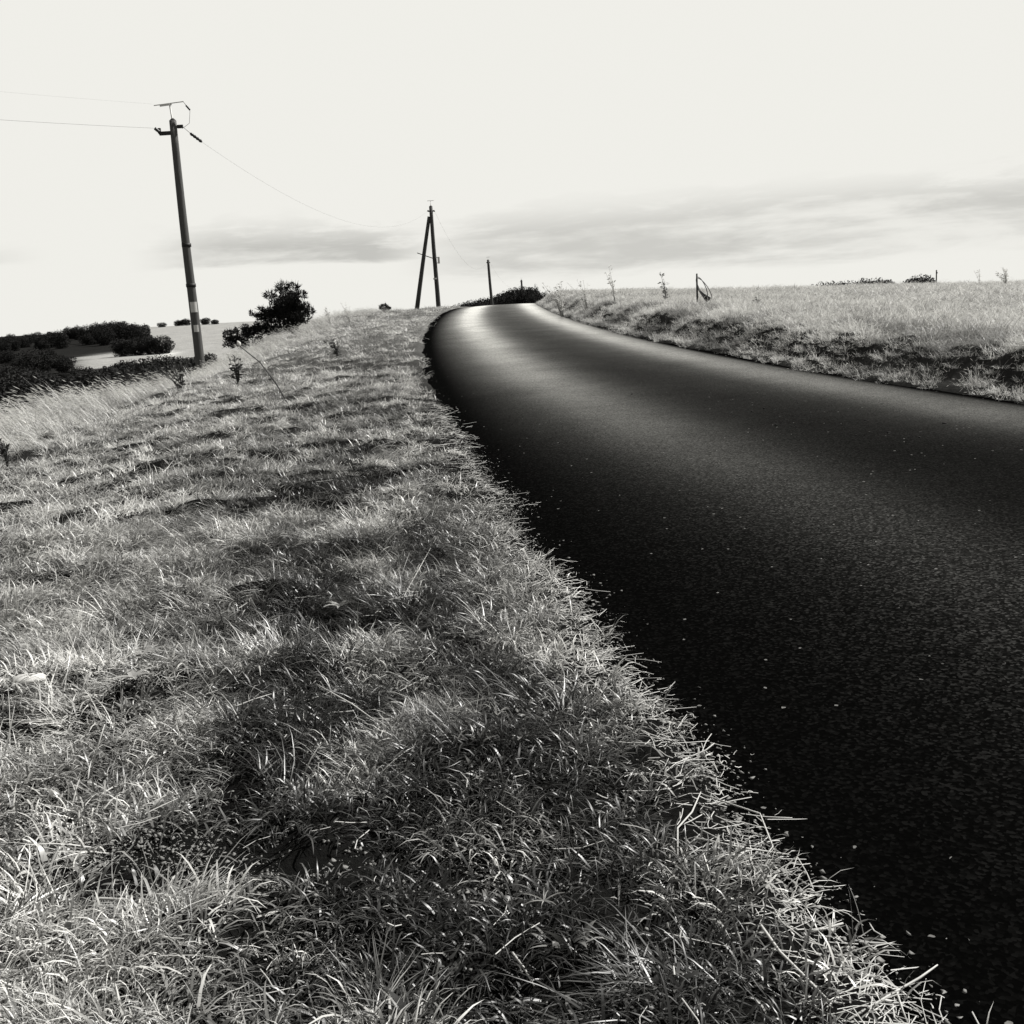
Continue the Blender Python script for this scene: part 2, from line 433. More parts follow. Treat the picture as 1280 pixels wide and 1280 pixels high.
# ------------------------------------------------------------------ grass tufts (source meshes live in a collection outside the scene)
def tuft(name, n, rad, lmin, lmax, wid, lean, curl, m, seed, heads=0.0, lean_dir=None, segs=4, thatch=0):
    r = np.random.default_rng(seed)
    V_, F3, F4, tone, along = [], [], [], [], []
    for k in range(n):
        a = r.random()*6.283; rr = rad*math.sqrt(r.random())
        base = np.array([rr*math.cos(a), rr*math.sin(a), -.012])
        ln = lmin+(lmax-lmin)*r.random()**1.4
        la = a+r.normal()*1.1 if lean_dir is None else lean_dir+r.normal()*(.35 if segs == 5 else .6)
        th = abs(r.normal())*lean*.5+lean*.5
        if lean_dir is None and r.random() < .12: th = r.random()*.4
        flat = k < thatch
        if flat: th = 1.25+.3*r.random(); ln *= .8
        c = curl*(.5+r.random())
        wd = wid*(.6+.8*r.random())
        tw = r.normal()*.9
        p = base.copy(); b0 = len(V_); tn = r.random()**1.6
        if r.random() < .09: tn = 1.7
        for s in range(segs+1):
            u = s/segs
            ang = min(th+c*u*u, 2.1)
            d = np.array([math.sin(ang)*math.cos(la), math.sin(ang)*math.sin(la), math.cos(ang)])
            if s > 0: p = p+d*ln/segs
            if p[2] < -.01: p[2] = -.01+.004*r.random()
            side = np.array([-math.sin(la+tw), math.cos(la+tw), 0.0])
            w_ = wd*(1-u**2.2)*.5
            if s < segs:
                V_.append(p-side*w_); V_.append(p+side*w_); tone += [tn, tn]; along += [u, u]
            else:
                V_.append(p); tone.append(tn); along.append(1.0)
        for s in range(segs-1):
            q = b0+2*s; F4.append((q, q+1, q+3, q+2))
        q = b0+2*(segs-1); F3.append((q, q+1, q+2))
        if r.random() < heads:      # a seed head: two crossed slim diamonds
            L = .05+.04*r.random()
            for ax in range(2):
                sd_ = np.array([-math.sin(la), math.cos(la), 0]) if ax == 0 else np.cross(d, np.array([-math.sin(la), math.cos(la), 0]))
                b1 = len(V_); hw = .0045
                V_.extend([p-d*.01, p+d*L*.4+sd_*hw, p+d*L, p+d*L*.4-sd_*hw]); tone += [1.0]*4; along += [1.0]*4
                F4.append((b1, b1+1, b1+2, b1+3))
    me = np_mesh(name, np.array(V_), [np.array(F4, dtype=int), np.array(F3, dtype=int)], m)
    fattr(me, 'tone', tone); fattr(me, 'along', along)
    return bpy.data.objects.new(name, me)

SRC = {}
def source(key, makers):
    c = bpy.data.collections.new('source_'+key)
    for i_, mk in enumerate(makers):
        o = mk(i_); o.name = '%s_%02d' % (key, i_); c.objects.link(o)
    SRC[key] = c
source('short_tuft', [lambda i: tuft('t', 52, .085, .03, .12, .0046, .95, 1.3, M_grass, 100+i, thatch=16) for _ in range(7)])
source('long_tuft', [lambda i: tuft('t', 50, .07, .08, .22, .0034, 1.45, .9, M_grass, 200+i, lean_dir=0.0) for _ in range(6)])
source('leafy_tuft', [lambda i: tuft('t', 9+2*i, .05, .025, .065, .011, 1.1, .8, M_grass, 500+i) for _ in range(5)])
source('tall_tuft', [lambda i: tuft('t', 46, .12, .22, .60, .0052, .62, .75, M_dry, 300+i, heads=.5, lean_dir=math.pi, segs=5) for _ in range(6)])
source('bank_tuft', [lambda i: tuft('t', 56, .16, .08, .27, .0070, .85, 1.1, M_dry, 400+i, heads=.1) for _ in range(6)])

def scatter(name, key, x, y, z, scl, tint, rz, label_kind='stuff', tilt=.15):
    n = len(x); 
    me = bpy.data.meshes.new(name); me.vertices.add(n)
    me.vertices.foreach_set('co', np.stack([x, y, z], -1).astype(np.float32).ravel())
    rot = np.stack([rng.normal(size=n)*tilt, rng.normal(size=n)*tilt, rz], -1)
    a = me.attributes.new('rot', 'FLOAT_VECTOR', 'POINT'); a.data.foreach_set('vector', rot.astype(np.float32).ravel())
    a = me.attributes.new('scl', 'FLOAT_VECTOR', 'POINT'); a.data.foreach_set('vector', np.asarray(scl, dtype=np.float32).ravel())
    fattr(me, 'tint', tint)
    a = me.attributes.new('idx', 'INT', 'POINT'); a.data.foreach_set('value', rng.integers(0, 1000, n).astype(np.int32))
    o = bpy.data.objects.new(name, me); COL.objects.link(o)
    ng = bpy.data.node_groups.new(name, 'GeometryNodeTree')
    ng.interface.new_socket('Geometry', in_out='INPUT', socket_type='NodeSocketGeometry')
    ng.interface.new_socket('Geometry', in_out='OUTPUT', socket_type='NodeSocketGeometry')
    N = ng.nodes; L = ng.links
    gi = N.new('NodeGroupInput'); go = N.new('NodeGroupOutput')
    ip = N.new('GeometryNodeInstanceOnPoints'); ci = N.new('GeometryNodeCollectionInfo')
    ci.inputs['Collection'].default_value = SRC[key]; ci.inputs['Separate Children'].default_value = True; ci.inputs['Reset Children'].default_value = True
    def na_(nm, ty):
        q = N.new('GeometryNodeInputNamedAttribute'); q.data_type = ty; q.inputs['Name'].default_value = nm; return q.outputs['Attribute']
    e2r = N.new('FunctionNodeEulerToRotation')
    L.new(gi.outputs[0], ip.inputs['Points']); L.new(ci.outputs[0], ip.inputs['Instance']); ip.inputs['Pick Instance'].default_value = True
    L.new(na_('idx', 'INT'), ip.inputs['Instance Index']); L.new(na_('rot', 'FLOAT_VECTOR'), e2r.inputs[0]); L.new(e2r.outputs[0], ip.inputs['Rotation'])
    L.new(na_('scl', 'FLOAT_VECTOR'), ip.inputs['Scale']); L.new(ip.outputs[0], go.inputs[0])
    md = o.modifiers.new('scatter', 'NODES'); md.node_group = ng
    meta(o, kind='stuff')
    return o

def sample(dens_at_1, x0, x1, y0, y1, n, fn):
    """n candidates distributed so that density falls with distance, thinned by fn(x,y) in 0..1"""
    u = rng.random(n); 
    y = y0*(y1/y0)**u            # log-uniform in y
    s = rng.random(n); x = (x0+(x1-x0)*s)*y + 0    # fan-shaped: x proportional to y
    keep = rng.random(n) < fn(x, y)
    return x[keep], y[keep]

# --- left verge, short grass.  fan x/y from -.62 to .40
def bare(x, y):
    a = np.exp(-((x+.85)/.75)**2-((y-2.50+.10*(x+.85)-.25*(fbm(x, y, .35, 231, 2)-.5))/.15)**2)
    b_ = .9*np.exp(-((x+1.42)/.30)**2-((y-3.8)/.28)**2)
    return np.clip(a*1.3+b_, 0, 1)
def tint_verge(x, y):
    """dry straw-coloured patches against living green"""
    n_ = fbm(x, y, .8, 91, 3)*.28+fbm(x, y, .22, 95, 2)*.72
    dry = sst(n_, .36, .68)
    o_ = XL(y)-x
    edge_ = np.exp(-(o_/.28)**2)
    lush = np.exp(-((o_-1.0)/.9)**2)*np.exp(-((y-2.8)/3.0)**2)
    left = sst(-x/y, .15, .45)*.30
    tuss = sst(fbm(x, y, .42, 97, 2), .36, .62)
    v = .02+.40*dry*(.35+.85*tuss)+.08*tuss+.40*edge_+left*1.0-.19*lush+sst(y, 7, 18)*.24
    return np.clip(v, .015, 1.0)
def fn_verge(x, y):
    o_ = XL(y)-x+EW(y)
    hol = sst(fbm(x, y, .24, 99, 2), .30, .46)*sst(fbm(x, y, .42, 97, 2), .22, .40)
    k = np.maximum(sst(o_, .13, .30), .12*sst(o_, -.01, .08))*(o_ < 14)*(1-.97*bare(x, y))*(.30+.70*hol)
    return k
# near: uniform density
def scat_box(n, x0, x1, y0, y1, fn):
    x = rng.uniform(x0, x1, n); y = rng.uniform(y0, y1, n); k = rng.random(n) < fn(x, y); return x[k], y[k]
vis = lambda x, y: (x > -.66*y-.8)*(x < .55*y+.8)
xs, yss = [], []
for (n, y0, y1) in ((19000, 1.3, 6.5), (16000, 6.5, 16), (12000, 16, 34), (9000, 34, 64)):
    a, b_ = scat_box(n, -.66*y1-.8, 1.1, y0, y1, lambda x, y: fn_verge(x, y)*vis(x, y)); xs.append(a); yss.append(b_)
x = np.concatenate(xs); y = np.concatenate(yss); z = H(x, y)
d = np.hypot(x, y); s = (.7+.6*rng.random(len(x)))*(1+.9*sst(d, 8, 45))
s3 = np.stack([s*(1+.25*sst(d, 8, 40)), s*(1+.25*sst(d, 8, 40)), s*(1-.25*sst(d, 8, 40))], -1)
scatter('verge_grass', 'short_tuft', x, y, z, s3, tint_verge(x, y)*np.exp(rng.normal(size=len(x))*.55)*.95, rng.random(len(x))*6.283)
# longer, wind-laid tufts
xs, yss = [], []
for (n, y0, y1) in ((6500, 1.3, 6.5), (7000, 6.5, 16), (5000, 16, 34), (3000, 34, 64)):
    a, b_ = scat_box(n, -.66*y1-.8, 1.1, y0, y1, lambda x, y: fn_verge(x, y)*vis(x, y)*sst(fbm(x, y, .8, 131, 2), .34, .62)*sst(XL(y)-x, .15, .5)); xs.append(a); yss.append(b_)
x = np.concatenate(xs); y = np.concatenate(yss); z = H(x, y); d = np.hypot(x, y)
s = (.6+.6*rng.random(len(x)))*(1+.35*sst(d, 8, 40))
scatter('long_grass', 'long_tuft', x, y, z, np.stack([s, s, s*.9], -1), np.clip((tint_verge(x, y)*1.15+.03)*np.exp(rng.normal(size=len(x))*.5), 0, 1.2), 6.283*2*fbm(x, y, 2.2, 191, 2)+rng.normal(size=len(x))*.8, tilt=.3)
# broad-leaved herbs mixed into the turf
xs, yss = [], []
for (n, y0, y1) in ((1500, 1.3, 6.5), (1500, 6.5, 16)):
    a, b_ = scat_box(n, -.66*y1-.8, 1.1, y0, y1, lambda x, y: sst(XL(y)-x, .1, .3)*vis(x, y)*sst(fbm(x, y, .5, 211, 2), .42, .6)); xs.append(a); yss.append(b_)
x = np.concatenate(xs); y = np.concatenate(yss); z = H(x, y)+.015; s = .6+.7*rng.random(len(x))
scatter('leafy_ground_cover', 'leafy_tuft', x, y, z, np.stack([s, s, s], -1), np.clip(.03+.25*rng.random(len(x))**2+.4*tint_verge(x, y), 0, 1), rng.random(len(x))*6.283)
# tall dry grass on the crest of the verge, blown to the left
def fn_tall(x, y):
    o_ = XL(y)-x
    base_ = sst(o_, 3.6+.6*0, 5.2)*sst(o_, 11, 8.5)*sst(y, 8, 11)
    base2 = .55*sst(o_, 2.2, 4.0)*sst(y, 25, 34)*sst(o_, 12, 9)
    return np.maximum(base_, base2)*(.35+.65*sst(fbm(x, y, 2.5, 141, 2), .3, .55))*vis(x, y)
x, y = scat_box(26000, -24, 0, 8, 62, fn_tall); z = H(x, y)
keep = rng.random(len(x)) < np.clip(1.3-y/70, .3, 1); x, y, z = x[keep], y[keep], z[keep]
o_ = XL(y)-x
s = (.55+.5*rng.random(len(x)))*(.75+.35*sst(o_, 4, 6))*(1+.3*sst(y, 24, 16))
scatter('tall_dry_grass', 'tall_tuft', x, y, z, np.stack([s*1.2, s*1.2, s], -1), np.clip(.45+.4*fbm(x, y, 2, 151, 2)+.1*rng.random(len(x)), 0, 1), rng.normal(size=len(x))*.45, tilt=.1)
# right bank and field
def fn_bank(x, y):
    o_ = x-XR(y)+EW(y)*1.6
    return sst(o_, -.06, .05)*(o_ < 5)*(.86+.14*sst(fbm(x, y, .6, 161, 2), .33, .5))*vis(x, y)
x, y = scat_box(70000, 1.5, 16, 6, 62, fn_bank); z = H(x, y); o_ = x-XR(y)
s = (.55+.55*rng.random(len(x)))*(.55+.45*sst(o_, .2, 1.2))
scatter('bank_grass', 'bank_tuft', x, y, z, np.stack([s, s, s], -1), np.clip(.34+.70*sst(fbm(x, y, .8, 171, 3), .3, .62)+.15*sst(o_, .5, 2), 0, 1), rng.random(len(x))*6.283)
def fn_field(x, y):
    o_ = x-XR(y); return (o_ > 3.5)*vis(x, y)*1.0
x, y = scat_box(30000, 5, 42, 10, 85, fn_field); z = H(x, y)
s = (.6+.5*rng.random(len(x)))*(.6+.6*fbm(x, y, 1.5, 201, 2))
scatter('field_grass', 'bank_tuft', x, y, z, np.stack([s*1.7, s*1.7, s*.85], -1), np.clip(.50+.45*fbm(x, y, 2.5, 181, 3), 0, 1), rng.random(len(x))*6.283)

# ------------------------------------------------------------------ grit and straw litter (beyond counting)
def grit_mesh(name, x, y, z, r, m, elong=1.0):
    ico = np.array([(0, 0, 1), (.9, 0, .25), (.3, .85, .3), (-.7, .55, .25), (-.75, -.5, .3), (.25, -.9, .2), (.0, 0, -.5)])
    f = np.array([(0, 1, 2), (0, 2, 3), (0, 3, 4), (0, 4, 5), (0, 5, 1), (6, 2, 1), (6, 3, 2), (6, 4, 3), (6, 5, 4), (6, 1, 5)])
    n = len(x); v = (ico[None]*(.25+1.3*rng.random((n, 7, 1)))+rng.normal(size=(n, 7, 3))*.28)*r[:, None, None]
    a = rng.random(n)*6.283; c, s_ = np.cos(a)[:, None], np.sin(a)[:, None]
    vx = v[:, :, 0]*c-v[:, :, 1]*s_; vy = v[:, :, 0]*s_+v[:, :, 1]*c
    P_ = np.stack([vx+x[:, None], vy+y[:, None], v[:, :, 2]*.75+z[:, None]], -1).reshape(-1, 3)
    F_ = (f[None]+(np.arange(n)*7)[:, None, None]).reshape(-1, 3)
    me = np_mesh(name, P_, [F_], m); o = bpy.data.objects.new(name, me); COL.objects.link(o); meta(o, kind='stuff'); return o
x, y = scat_box(110000, -2.6, 0.2, 1.9, 4.6, lambda x, y: sst(bare(x, y), .08, .6)*(.15+.85*sst(fbm(x, y, .10, 221, 2), .35, .6))); z = H(x, y)-.001
y2 = rng.uniform(1.6, 9, 5200); x2 = XL(y2)+EW(y2)-.02+rng.normal(size=5200)*.05+rng.exponential(.05, 5200)*(rng.random(5200) < .3)
z2 = np.maximum(H(x2, y2), ZR(y2)-.03+.05*.1)
xg, yg = scat_box(30000, -4.2, 1.0, 1.5, 6.5, lambda x, y: (XL(y)-x > 0)*vis(x, y)*sst(fbm(x, y, .24, 99, 2), .46, .30)); zg = H(xg, yg)
x = np.concatenate([x, xg]); y = np.concatenate([y, yg]); z = np.concatenate([z, zg])
grit_mesh('grit', np.concatenate([x, x2]), np.concatenate([y, y2]), np.concatenate([z, z2])+.002, np.concatenate([.0016+.0070*rng.random(len(x))**3.5, .002+.008*rng.random(len(x2))**3]), M_grit)

def straw_mesh(name, x, y, z, ln, wd, m):
    n = len(x); a = rng.random(n)*6.283; V_ = []; F_ = []
    for k in range(n):
        dx, dy = math.cos(a[k]), math.sin(a[k]); L_ = ln[k]; w2 = wd[k]/2; bend = rng.normal()*.25; z0 = z[k]
        pr = []
        for u in (-.5, 0, .5):
            px = x[k]+dx*u*L_-dy*bend*L_*(u*u); py = y[k]+dy*u*L_+dx*bend*L_*(u*u); pz = z0+.004+(.012*(u+.5)*rng.random())
            pr.append((px, py, pz))
        b0 = len(V_)
        for (px, py, pz) in pr:
            V_ += [(px-dy*w2, py+dx*w2, pz), (px, py, pz+w2), (px+dy*w2, py-dx*w2, pz)]
        for s_ in range(2):
            q = b0+3*s_; F_ += [(q, q+1, q+4, q+3), (q+1, q+2, q+5, q+4)]
    me = np_mesh(name, np.array(V_), [np.array(F_)], m); o = bpy.data.objects.new(name, me); COL.objects.link(o); meta(o, kind='stuff'); return o
y2 = 1.6+10*rng.random(2300)**1.5; x2 = XL(y2)+EW(y2)+rng.normal(size=2300)*.075-.07
z2 = np.maximum(H(x2, y2), ZR(y2)-.028)
y3 = 1.5+6*rng.random(420); x3 = -rng.random(420)*.62*y3+.4; k = x3 < XL(y3)-.1; x3, y3 = x3[k], y3[k]; z3 = H(x3, y3)+.01+.03*rng.random(len(x3))
straw_mesh('straw_litter', np.concatenate([x2, x3]), np.concatenate([y2, y3]), np.concatenate([z2, z3]), .015+.13*rng.random(len(x2)+len(x3))**2.5, .0014+.0018*rng.random(len(x2)+len(x3)), M_straw)

# ------------------------------------------------------------------ poles and wires
def ring(c, r, h, n=16):
    return MB().tube([(c[0], c[1], c[2]-h/2), (c[0], c[1], c[2]+h/2)], r, n)
def insulator(name, a, b, r, parent):
    a = Vector(a); b = Vector(b); m_ = MB(); n = 9; pts = []; rad = []
    for k in range(n):
        pts.append(a+(b-a)*k/(n-1)); rad.append(r*(1 if k % 2 else .62))
    m_.tube(pts, rad, 10); return m_.build(name, M_insul, parent)
def pole_shaft(h, r0, r1, m, parent, name='shaft', lean=(0, 0), base=(0, 0, -.8)):
    pts = []; rad = []
    for k in range(13):
        u = k/12; pts.append((base[0]+lean[0]*u+.012*math.sin(u*7), base[1]+lean[1]*u+.01*math.cos(u*5), base[2]+(h-base[2])*u)); rad.append(r0+(r1-r0)*u)
    m_ = MB().tube(pts, rad, 16)
    m_.tube([pts[-1], (pts[-1][0], pts[-1][1], pts[-1][2]+.07)], [r1, r1*.3], 16)
    return m_.build(name, m, parent)

P1 = Vector((-9.0, 33.0, 0)); P1.z = h1(P1.x, P1.y)
top1 = EYE+.1722*33.0     # shaft top
hp1 = top1-P1.z
pole1 = empty('utility_pole', P1, 'tall weathered wooden utility pole with two pale notices on the left verge', 'utility pole', 'wooden utility poles carrying the line')
pole_shaft(hp1, .148, .10, M_wood, pole1)
MB().tube([(.36, 0, hp1+.51), (.42, .04, hp1+.40)], .008, 5).tube([(.50, .12, hp1+.28), (.40, .28, hp1-.05), (.24, .06, hp1-.22)], .006, 5).build('jumper_wire', M_wire, pole1)
for (dz, s_) in ((2.32, (.20, .30)), (1.70, (.14, .20))):
    rr_ = .155-.045*(dz/hp1)+.004; m_ = MB(); nseg = 8; v0 = []
    for k in range(nseg+1):
        a_ = -math.pi/2+.35+(k/nseg-.5)*2*(s_[0]/2)/rr_*1.0
        v0.append((rr_*math.cos(a_), rr_*math.sin(a_)))
    for rad_ in (1.0, 1.03):
        for (a_, b_) in v0:
            m_.v.append(Vector((a_*rad_, b_*rad_, dz-s_[1]/2))); m_.v.append(Vector((a_*rad_, b_*rad_, dz+s_[1]/2)))
    K = 2*(nseg+1)
    for k in range(nseg):
        m_.f.append((2*k, 2*k+1, 2*k+3, 2*k+2)); m_.f.append((K+2*k, K+2*k+2, K+2*k+3, K+2*k+1))
        m_.f.append((2*k, 2*k+2, K+2*k+2, K+2*k)); m_.f.append((2*k+1, K+2*k+1, K+2*k+3, 2*k+3))
    m_.f.append((0, K, K+1, 1)); m_.f.append((K-2, K-1, 2*K-1, 2*K-2))
    m_.build('notice', M_notice, pole1, False)
for dz in (4.1, 2.95): ring((0, 0, dz), .155-.045*dz/hp1+.006, .10).build('strap', M_iron, pole1)
zA = hp1-.33
MB().box((-.20, 0, zA), (.42, .09, .10)).box((-.40, 0, zA+.07), (.07, .07, .16)).box((.20, 0, zA+.16), (.16, .07, .09)).build('bracket', M_iron, pole1, False)
insulator('insulator', (-.40, -.02, zA+.04), (-.50, -.10, zA+.14), .055, pole1)
insulator('insulator', (.40, .28, zA+.0), (.60, .66, zA-.19), .048, pole1)
MB().tube([(.12, 0, hp1-.2), (.0, 0, hp1), (-.03, 0, hp1+.47)], .022, 8).build('mast', M_galv, pole1)
rt = Matrix.Rotation(math.radians(-4), 3, 'Y')
MB().box((-.05, 0, hp1+.47), (.86, .03, .02), rt).box((-.14, 0, hp1+.44), (.34, .04, .05), rt).build('top_bar', M_galv, pole1, False)
insulator('insulator', (.42, .04, hp1+.40), (.50, .12, hp1+.28), .03, pole1)

def small_top(parent, h, x=0.0):
    MB().tube([(x, 0, h-.2), (x+.02, 0, h+.42)], .02, 6).build('mast', M_galv, parent)
    MB().box((x+.02, 0, h+.42), (.5, .03, .03)).build('top_bar', M_galv, parent, False)
    MB().box((x+.0, 0, h-.35), (.45, .09, .10)).build('bracket', M_iron, parent, False)
    insulator('insulator', (x-.2, -.05, h-.3), (x-.24, -.3, h-.36), .05, parent)
    insulator('insulator', (x+.2, .05, h-.3), (x+.26, .3, h-.36), .05, parent)

P2 = Vector((-4.86, 87.0, 0)); P2.z = h1(P2.x, P2.y); h2 = EYE+.0875*87-P2.z
pole2 = empty('utility_pole', P2, 'A-shaped double-legged wooden utility pole standing just past the crest of the road', 'utility pole', 'wooden utility poles carrying the line')
zb = .5
pole_shaft(h2, .19, .13, M_wood2, pole2, 'leg', (-.05, 0), (0.12, 0, -.8))
m_ = MB(); m_.tube([(-1.82, 0, -.8), (-1.26, 0, -.8+(h2+.05)*.333), (-.69, .01, -.8+(h2+.05)*.667), (-.10, .02, h2-.75)], [.19, .17, .15, .13], 14); m_.build('leg', M_wood2, pole2)
MB().box((-.62, 0, h2*.55), (1.3, .05, .06), Matrix.Rotation(math.radians(22), 3, 'Y')).build('brace', M_iron, pole2, False)
MB().box((.40, -.05, h2*.50), (.16, .16, .50)).box((.24, -.05, h2*.50+.22), (.24, .05, .05)).box((.24, -.05, h2*.50-.2), (.24, .05, .05)).build('switch_box', M_galv, pole2, False)
ring((.06, 0, h2*.33), .185, .12).build('band', M_notice, pole2)
small_top(pole2, h2, .07)

P3 = Vector((-.97, 160.0, 0)); P3.z = h1(P3.x, P3.y); h3 = EYE+.0385*160-P3.z
pole3 = empty('utility_pole', P3, 'single slim wooden utility pole beyond the crest, right of the A-shaped pole', 'utility pole', 'wooden utility poles carrying the line')
pole_shaft(h3, .24, .17, M_wood2, pole3, 'shaft', (-.25, 0)); small_top(pole3, h3, -.25)
P4 = Vector((5.6, 258.0, 0)); P4.z = h1(P4.x, P4.y); h4 = EYE+.0195*258-P4.z
pole4 = empty('utility_pole', P4, 'farthest tiny utility pole, its top poking above the dark trees', 'utility pole', 'wooden utility poles carrying the line')
pole_shaft(h4, .26, .2, M_wood2, pole4, 'shaft', (-.2, 0)); small_top(pole4, h4, -.2)

def wire(a, b, sag, r, label):
    a = Vector(a); b = Vector(b); pts = []
    n = 40
    for k in range(n+1):
        u = k/n; p = a.lerp(b, u); p.z -= sag*4*u*(1-u); pts.append(p)
    o = MB().tube(pts, r, 6, False).build('overhead_wire', M_wire)
    return meta(o, label, 'wire', 'overhead wires of the line')
a1 = P1+Vector((.60, .66, zA-.19))
wire(P1+Vector((.26, .04, zA+.16)), P1+Vector((.40, .28, zA)), .0, .006, 'short link wire between the near pole and its strain insulator')
wire(a1, P2+Vector((-.17, -.3, h2-.36)), 1.75, .0024, 'thin sagging wire from the near pole to the A-shaped pole')
wire(P2+Vector((.33, .3, h2-.36)), P3+Vector((-.49, -.3, h3-.36)), 2.3, .0045, 'thin sagging wire from the A-shaped pole to the slim pole behind it')
wire(P3+Vector((.0, .3, h3-.36)), P4+Vector((-.44, -.3, h4-.36)), 2.3, .0045, 'thin wire running from the slim far pole to the farthest pole')
wire(P1+Vector((-.50, -.10, zA+.14)), (-33, -6, 7.2), .8, .0032, 'wire leaving the near pole bracket towards the left edge')
wire(P1+Vector((-.48, 0, hp1+.48)), (-33, -6, 8.0), .8, .0011, 'faintest upper wire leaving the near pole top bar to the left')

# ------------------------------------------------------------------ trees, bushes
def crown_mesh(name, blobs, nleaf, lsz, m, spike=0.0, seed=1):
    r = np.random.default_rng(seed); V_ = []; F_ = []
    wts = np.array([b[3]**2 for b in blobs]); wts = wts/wts.sum()
    ch = r.choice(len(blobs), nleaf, p=wts)
    for k in range(nleaf):
        bx, by, bz, br, sq = blobs[ch[k]]
        d = r.normal(size=3); d /= np.linalg.norm(d)
        rad = br*(.55+.5*r.random()**.6)*(1+.12*math.sin(d[0]*9+ch[k])*math.cos(d[2]*7))
        c = np.array([bx, by, bz])+d*rad*np.array([1, 1, sq])
        if spike and r.random() < .4:
            t_ = d+np.array([-.2, 0, .5]); ln = lsz*(1.5+2.5*r.random()*spike); wd = lsz*.3
        else:
            t_ = r.normal(size=3)+d*.5; ln = lsz*(.6+.8*r.random()); wd = ln*.55
        t_ = t_/np.linalg.norm(t_); s_ = np.cross(t_, r.normal(size=3)); s_ /= np.linalg.norm(s_)
        b0 = len(V_); V_ += [c-t_*ln*.5, c+s_*wd*.5, c+t_*ln*.5, c-s_*wd*.5]; F_.append((b0, b0+1, b0+2, b0+3))
    return np_mesh(name, np.array(V_), [np.array(F_)], m)

def make_tree(h, seed, spread=1.0, nleaf=5200):
    r = np.random.default_rng(seed)
    root = empty('tree', (0, 0, 0))
    m_ = MB(); m_.tube([(0, 0, -.5), (.05*h*.1, 0, h*.25), (.02*h, 0, h*.6)], [.05*h*.6, .035*h*.6, .012*h], 8)
    for k in range(4):
        a = r.random()*6.28; m_.tube([(0, 0, h*(.25+.08*k)), (math.cos(a)*h*.14*spread, math.sin(a)*h*.14*spread, h*(.5+.06*k))], [.02*h*.6, .006*h], 6)
    m_.build('trunk', M_bark, root)
    bl = [(0, 0, h*.55, h*.36, 1.0), (h*.1, 0, h*.25, h*.26, .9), (-h*.12, .05*h, h*.28, h*.24, .9)]
    for k in range(9):
        a = r.random()*6.283; q = h*(.15+.2*r.random())*spread
        bl.append((math.cos(a)*q, math.sin(a)*q, h*(.22+.58*r.random()), h*(.11+.13*r.random()), .9))
    o = bpy.data.objects.new('crown', crown_mesh('crown', bl, nleaf, h*.05, M_leafdark, 0, seed)); COL.objects.link(o); o.parent = root
    return root
protos = [make_tree(6.0, 501, 1.1), make_tree(6.0, 502, 1.3), make_tree(6.0, 503, .8)]
used = [False]*3
kids = {r.name: list(r.children) for r in protos}
def place_tree(px, py, h, sx, label, group, i=None, cat='tree', nm='tree'):
    i = random.randrange(3) if i is None else i
    src = protos[i]
    if used[i]:
        r = src.copy(); COL.objects.link(r)
        for c in kids[src.name]:
            d_ = c.copy(); COL.objects.link(d_); d_.parent = r
    else: r = src; used[i] = True
    r.name = nm
    r.location = (px, py, h1(px, py)-.3); r.scale = (h/6*sx, h/6*sx, h/6); r.rotation_euler = (0, 0, random.random()*6.28)
    return meta(r, label, cat, group)
# the wood on the left hillside:  (x/y, y, target top tan, size)
def ray_h(t, y): return EYE+t*y          # height whose line of sight has tangent t above level
wood = []
prof = [(-.50, -.006), (-.458, .0), (-.445, -.004), (-.432, -.007), (-.42, -.004), (-.405, .0025), (-.39, .005), (-.375, .007), (-.36, .0085), (-.345, .009), (-.335, .0085), (-.325, .005)]
for k in range(64):
    s_ = -.52+.20*random.random() if k > 24 else -.52+.20*k/24
    top = np.interp(s_, [q[0] for q in prof], [q[1] for q in prof])
    yy = 185+55*random.random()
    g_ = h1(s_*yy, yy); hh = ray_h(top-(.014*random.random() if k > 24 else 0.001*random.random()), yy)-g_
    hh = min(max(hh, 2.5), 9)
    place_tree(s_*yy, yy, hh, .95, 'dark rounded tree in the wood on the left hillside', 'trees of the wood on the left hillside')
# stragglers on the skyline right of the wood
for s_, t_, nm_ in ((-.302, .0022, 'small dark tree alone on the left skyline between the wood and the near pole'), (-.288, .0035, 'dark skyline tree just left of the near pole'), (-.281, .0045, 'dark skyline tree right behind the near pole'), (-.263, .0042, 'dark skyline tree just right of the near pole'), (-.255, .002, 'lowest dark skyline tree right of the near pole')):
    yy = 330; g_ = h1(s_*yy, yy); place_tree(s_*yy, yy, max(ray_h(t_, yy)-g_+.3, 1.8), 1.6, nm_, 'trees on the far left skyline')
# dark scrub on the valley side just past the verge
for k in range(115):
    s_ = -.56+.30*random.random(); yy = 52+50*random.random()
    g_ = h1(s_*yy, yy); top = np.interp(s_, [-.56, -.47, -.40, -.35, -.30, -.26], [-.010, -.016, -.030, -.024, -.021, -.023])
    hh = min(max(ray_h(top-.012*random.random(), yy)-g_, .8), 4.6)
    place_tree(s_*yy, yy, hh, 1.35, 'dark low bush in the scrub below the left verge', 'bushes of the scrub below the left verge', cat='bush', nm='bush')
for k in range(34):   # thicket between scrub and wood, left part
    s_ = -.53+.155*random.random(); yy = 105+60*random.random(); g_ = h1(s_*yy, yy)
    place_tree(s_*yy, yy, max(ray_h(-.010-.02*random.random(), yy)-g_, 1.5), 1.2, 'dark low tree in the hollow below the left hillside wood', 'trees in the hollow on the left')
for k in range(4):
    s_ = -.345+.05*k/4+.006*random.random(); yy = 150; g_ = h1(s_*yy, yy)
    place_tree(s_*yy, yy, 3.0, 1.2, 'small dark hedge bush at the foot of the pale hillside field', 'hedge bushes at the foot of the pale field', cat='bush', nm='bush')
